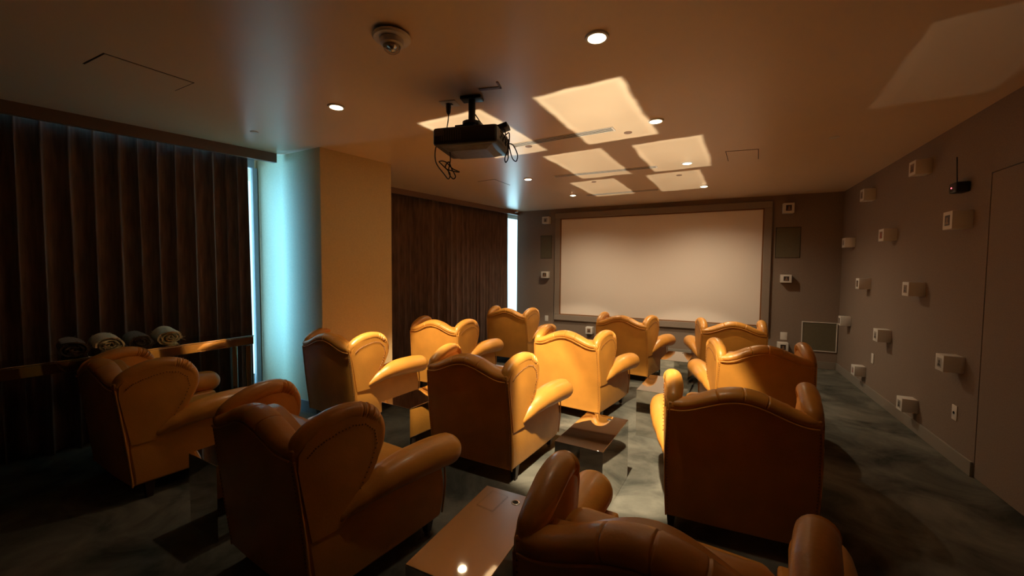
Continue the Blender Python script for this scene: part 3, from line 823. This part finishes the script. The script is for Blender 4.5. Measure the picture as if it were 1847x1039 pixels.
for i, (x, y, a, lab) in enumerate(CHAIRS):
    o = proto if i == 0 else copy_tree(proto)
    o.location = (x, y, 0); o.rotation_euler.z = R(a)
    tag(o, lab, 'armchair', 'tan leather wing armchairs in rows')

# ------------------------------------------------------------------ mirrored side tables
def make_table():
    root = empty('side_table', (0, 0, 0))
    w, d_, h, t = TW, TD_, TH, .006
    MB().box((0, 0, h - t / 2), (w, d_, t)).build('table_top', 'mirror', root, bevel=.0015)
    for s in (-1, 1):
        MB().box((s * (w / 2 - t / 2), 0, (h - t) / 2), (t, d_ - 2 * t - .001, h - t - .001)).build('side_panel', 'mirror', root, smooth=False)
        MB().box((0, s * (d_ / 2 - t / 2), (h - t) / 2), (w, t, h - t - .001)).build('end_panel', 'mirror', root, smooth=False)
    g = MB().lathe([(.017, 0), (.021, .001), (.019, .0025), (.015, .0025)], (.04, .245, h), 24).build('grommet', 'steel', root)
    MB().lathe([(.002, .0030), (.0145, .0028), (.0148, .0005)], (.04, .245, h), 20).build('hole', 'dark_slot', g)
    return root
tp_ = make_table()
for i, (x, y, a, lab) in enumerate(TABLES + [(-1.93, 4.28 + .12, -4, 'mirrored side table hidden between the bright middle armchair and the one by the column'), (-2.08, 5.95, -4, 'mirrored side table hidden between the two armchairs of the front row on the left')]):
    o = tp_ if i == 0 else copy_tree(tp_)
    o.location = (x, y, 0); o.rotation_euler.z = R(a); tag(o, lab, 'side table', 'mirrored side tables between armchairs')

# ------------------------------------------------------------------ console table and rolled throws
ct = empty('console_table', (-4.45, 1.37, 0), R(-3.5)); tag(ct, 'long mirrored console table against the left curtain', 'console table')
CL, CD, CH = 2.75, .34, .90
MB().box((0, -.2, CH - .006), (CD, CL, .012)).build('table_top', 'console_mirror', ct, bevel=.002)
for s in (-1, 1): MB().box((s * (CD / 2 - .006), -.2, CH - .052), (.010, CL - .01, .078)).build('apron', 'console_mirror', ct, bevel=.002)
for s in (-1, 1): MB().box((0, -.2 + s * (CL / 2 - .006), CH - .052), (CD - .026, .010, .078)).build('end_apron', 'console_mirror', ct, bevel=.002)
for sx in (-1, 1):
    for sy in (-1, 1):
        MB().box((sx * (CD / 2 - .035), -.2 + sy * (CL / 2 - .05), (CH - .10) / 2), (.05, .05, CH - .10)).build('leg', 'console_mirror', ct, bevel=.003)
def throw(loc, rz, Lr, rad, material, label, seed, squash=.72):
    rnd = random.Random(seed)
    r = empty('rolled_throw', loc, rz); tag(r, label, 'throw', 'rolled throws on the console table')
    # spiral strip extruded along local Y, front end at -Y
    turns = 3.2; n = 90; ny = 14; th = rad / turns * .42
    vs = []; fs = []
    for side in (0, 1):
        for j in range(ny + 1):
            for i in range(n + 1):
                t = i / n; g = t * turns * 2 * PI + seed
                q = rad * (.13 + .87 * t) - (th if side else 0)
                q *= 1 + .07 * math.sin(g * 2.1 + seed) * (1 - .5 * t)
                yv = -Lr / 2 + Lr * j / ny
                endw = .018 * math.sin(g * 1.7 + seed * 2) + .012 * math.sin(g * 3.3)
                y = yv + (endw if j == 0 else -endw if j == ny else 0)
                lump = 1 + .05 * math.sin(j * 1.1 + g + seed)
                x = q * math.cos(g) * 1.0 * lump; z = q * math.sin(g) * squash * lump
                vs.append((x, y, z + rad * squash * 1.02))
    n1 = (n + 1) * (ny + 1)
    for j in range(ny):
        for i in range(n):
            a = j * (n + 1) + i
            fs.append((a, a + 1, a + n + 2, a + n + 1)); fs.append((n1 + a, n1 + a + n + 1, n1 + a + n + 2, n1 + a + 1))
        for i in (0, n):
            a = j * (n + 1) + i; fs.append((a, a + n + 1, n1 + a + n + 1, n1 + a))
    for i in range(n):
        for j in (0, ny):
            a = j * (n + 1) + i; fs.append((a, a + 1, n1 + a + 1, n1 + a))
    vs = [(a, b, max(c, .001)) for a, b, c in vs]
    MB().add(vs, fs).build('roll', material, r)
    mb = MB()
    for e in (-1, 1):
        for k in range(46):
            t = rnd.random(); g = t * turns * 2 * PI + seed; q = rad * (.13 + .87 * t)
            x, z = q * math.cos(g), q * math.sin(g) * squash + rad * squash
            l = rnd.uniform(.015, .04)
            mb.tube([(x, e * Lr / 2 * .98, max(z, .006)), (x + rnd.uniform(-.012, .012), e * (Lr / 2 + l * .6), max(z + rnd.uniform(-.012, .010), .004)), (x + rnd.uniform(-.02, .02), e * (Lr / 2 + l), max(z - rnd.uniform(0, .03), .004))], .0018, m=4, cap=0)
    tag(mb.build('fringe', material, r), kind='stuff')
throw((-4.46, 1.28, CH), R(77), .34, .090, 'towel_brown', 'dark brown rolled throw at the left end of the row', 1)
throw((-4.46, 1.49, CH), R(77), .38, .094, 'towel_cream', 'cream rolled throw between the two dark ones', 2)
throw((-4.46, 1.69, CH), R(77), .34, .086, 'towel_brown', 'dark brown rolled throw between the two cream ones', 3)
throw((-4.46, 1.90, CH), R(75), .40, .098, 'towel_cream', 'large cream fringed throw at the right end of the row', 4)
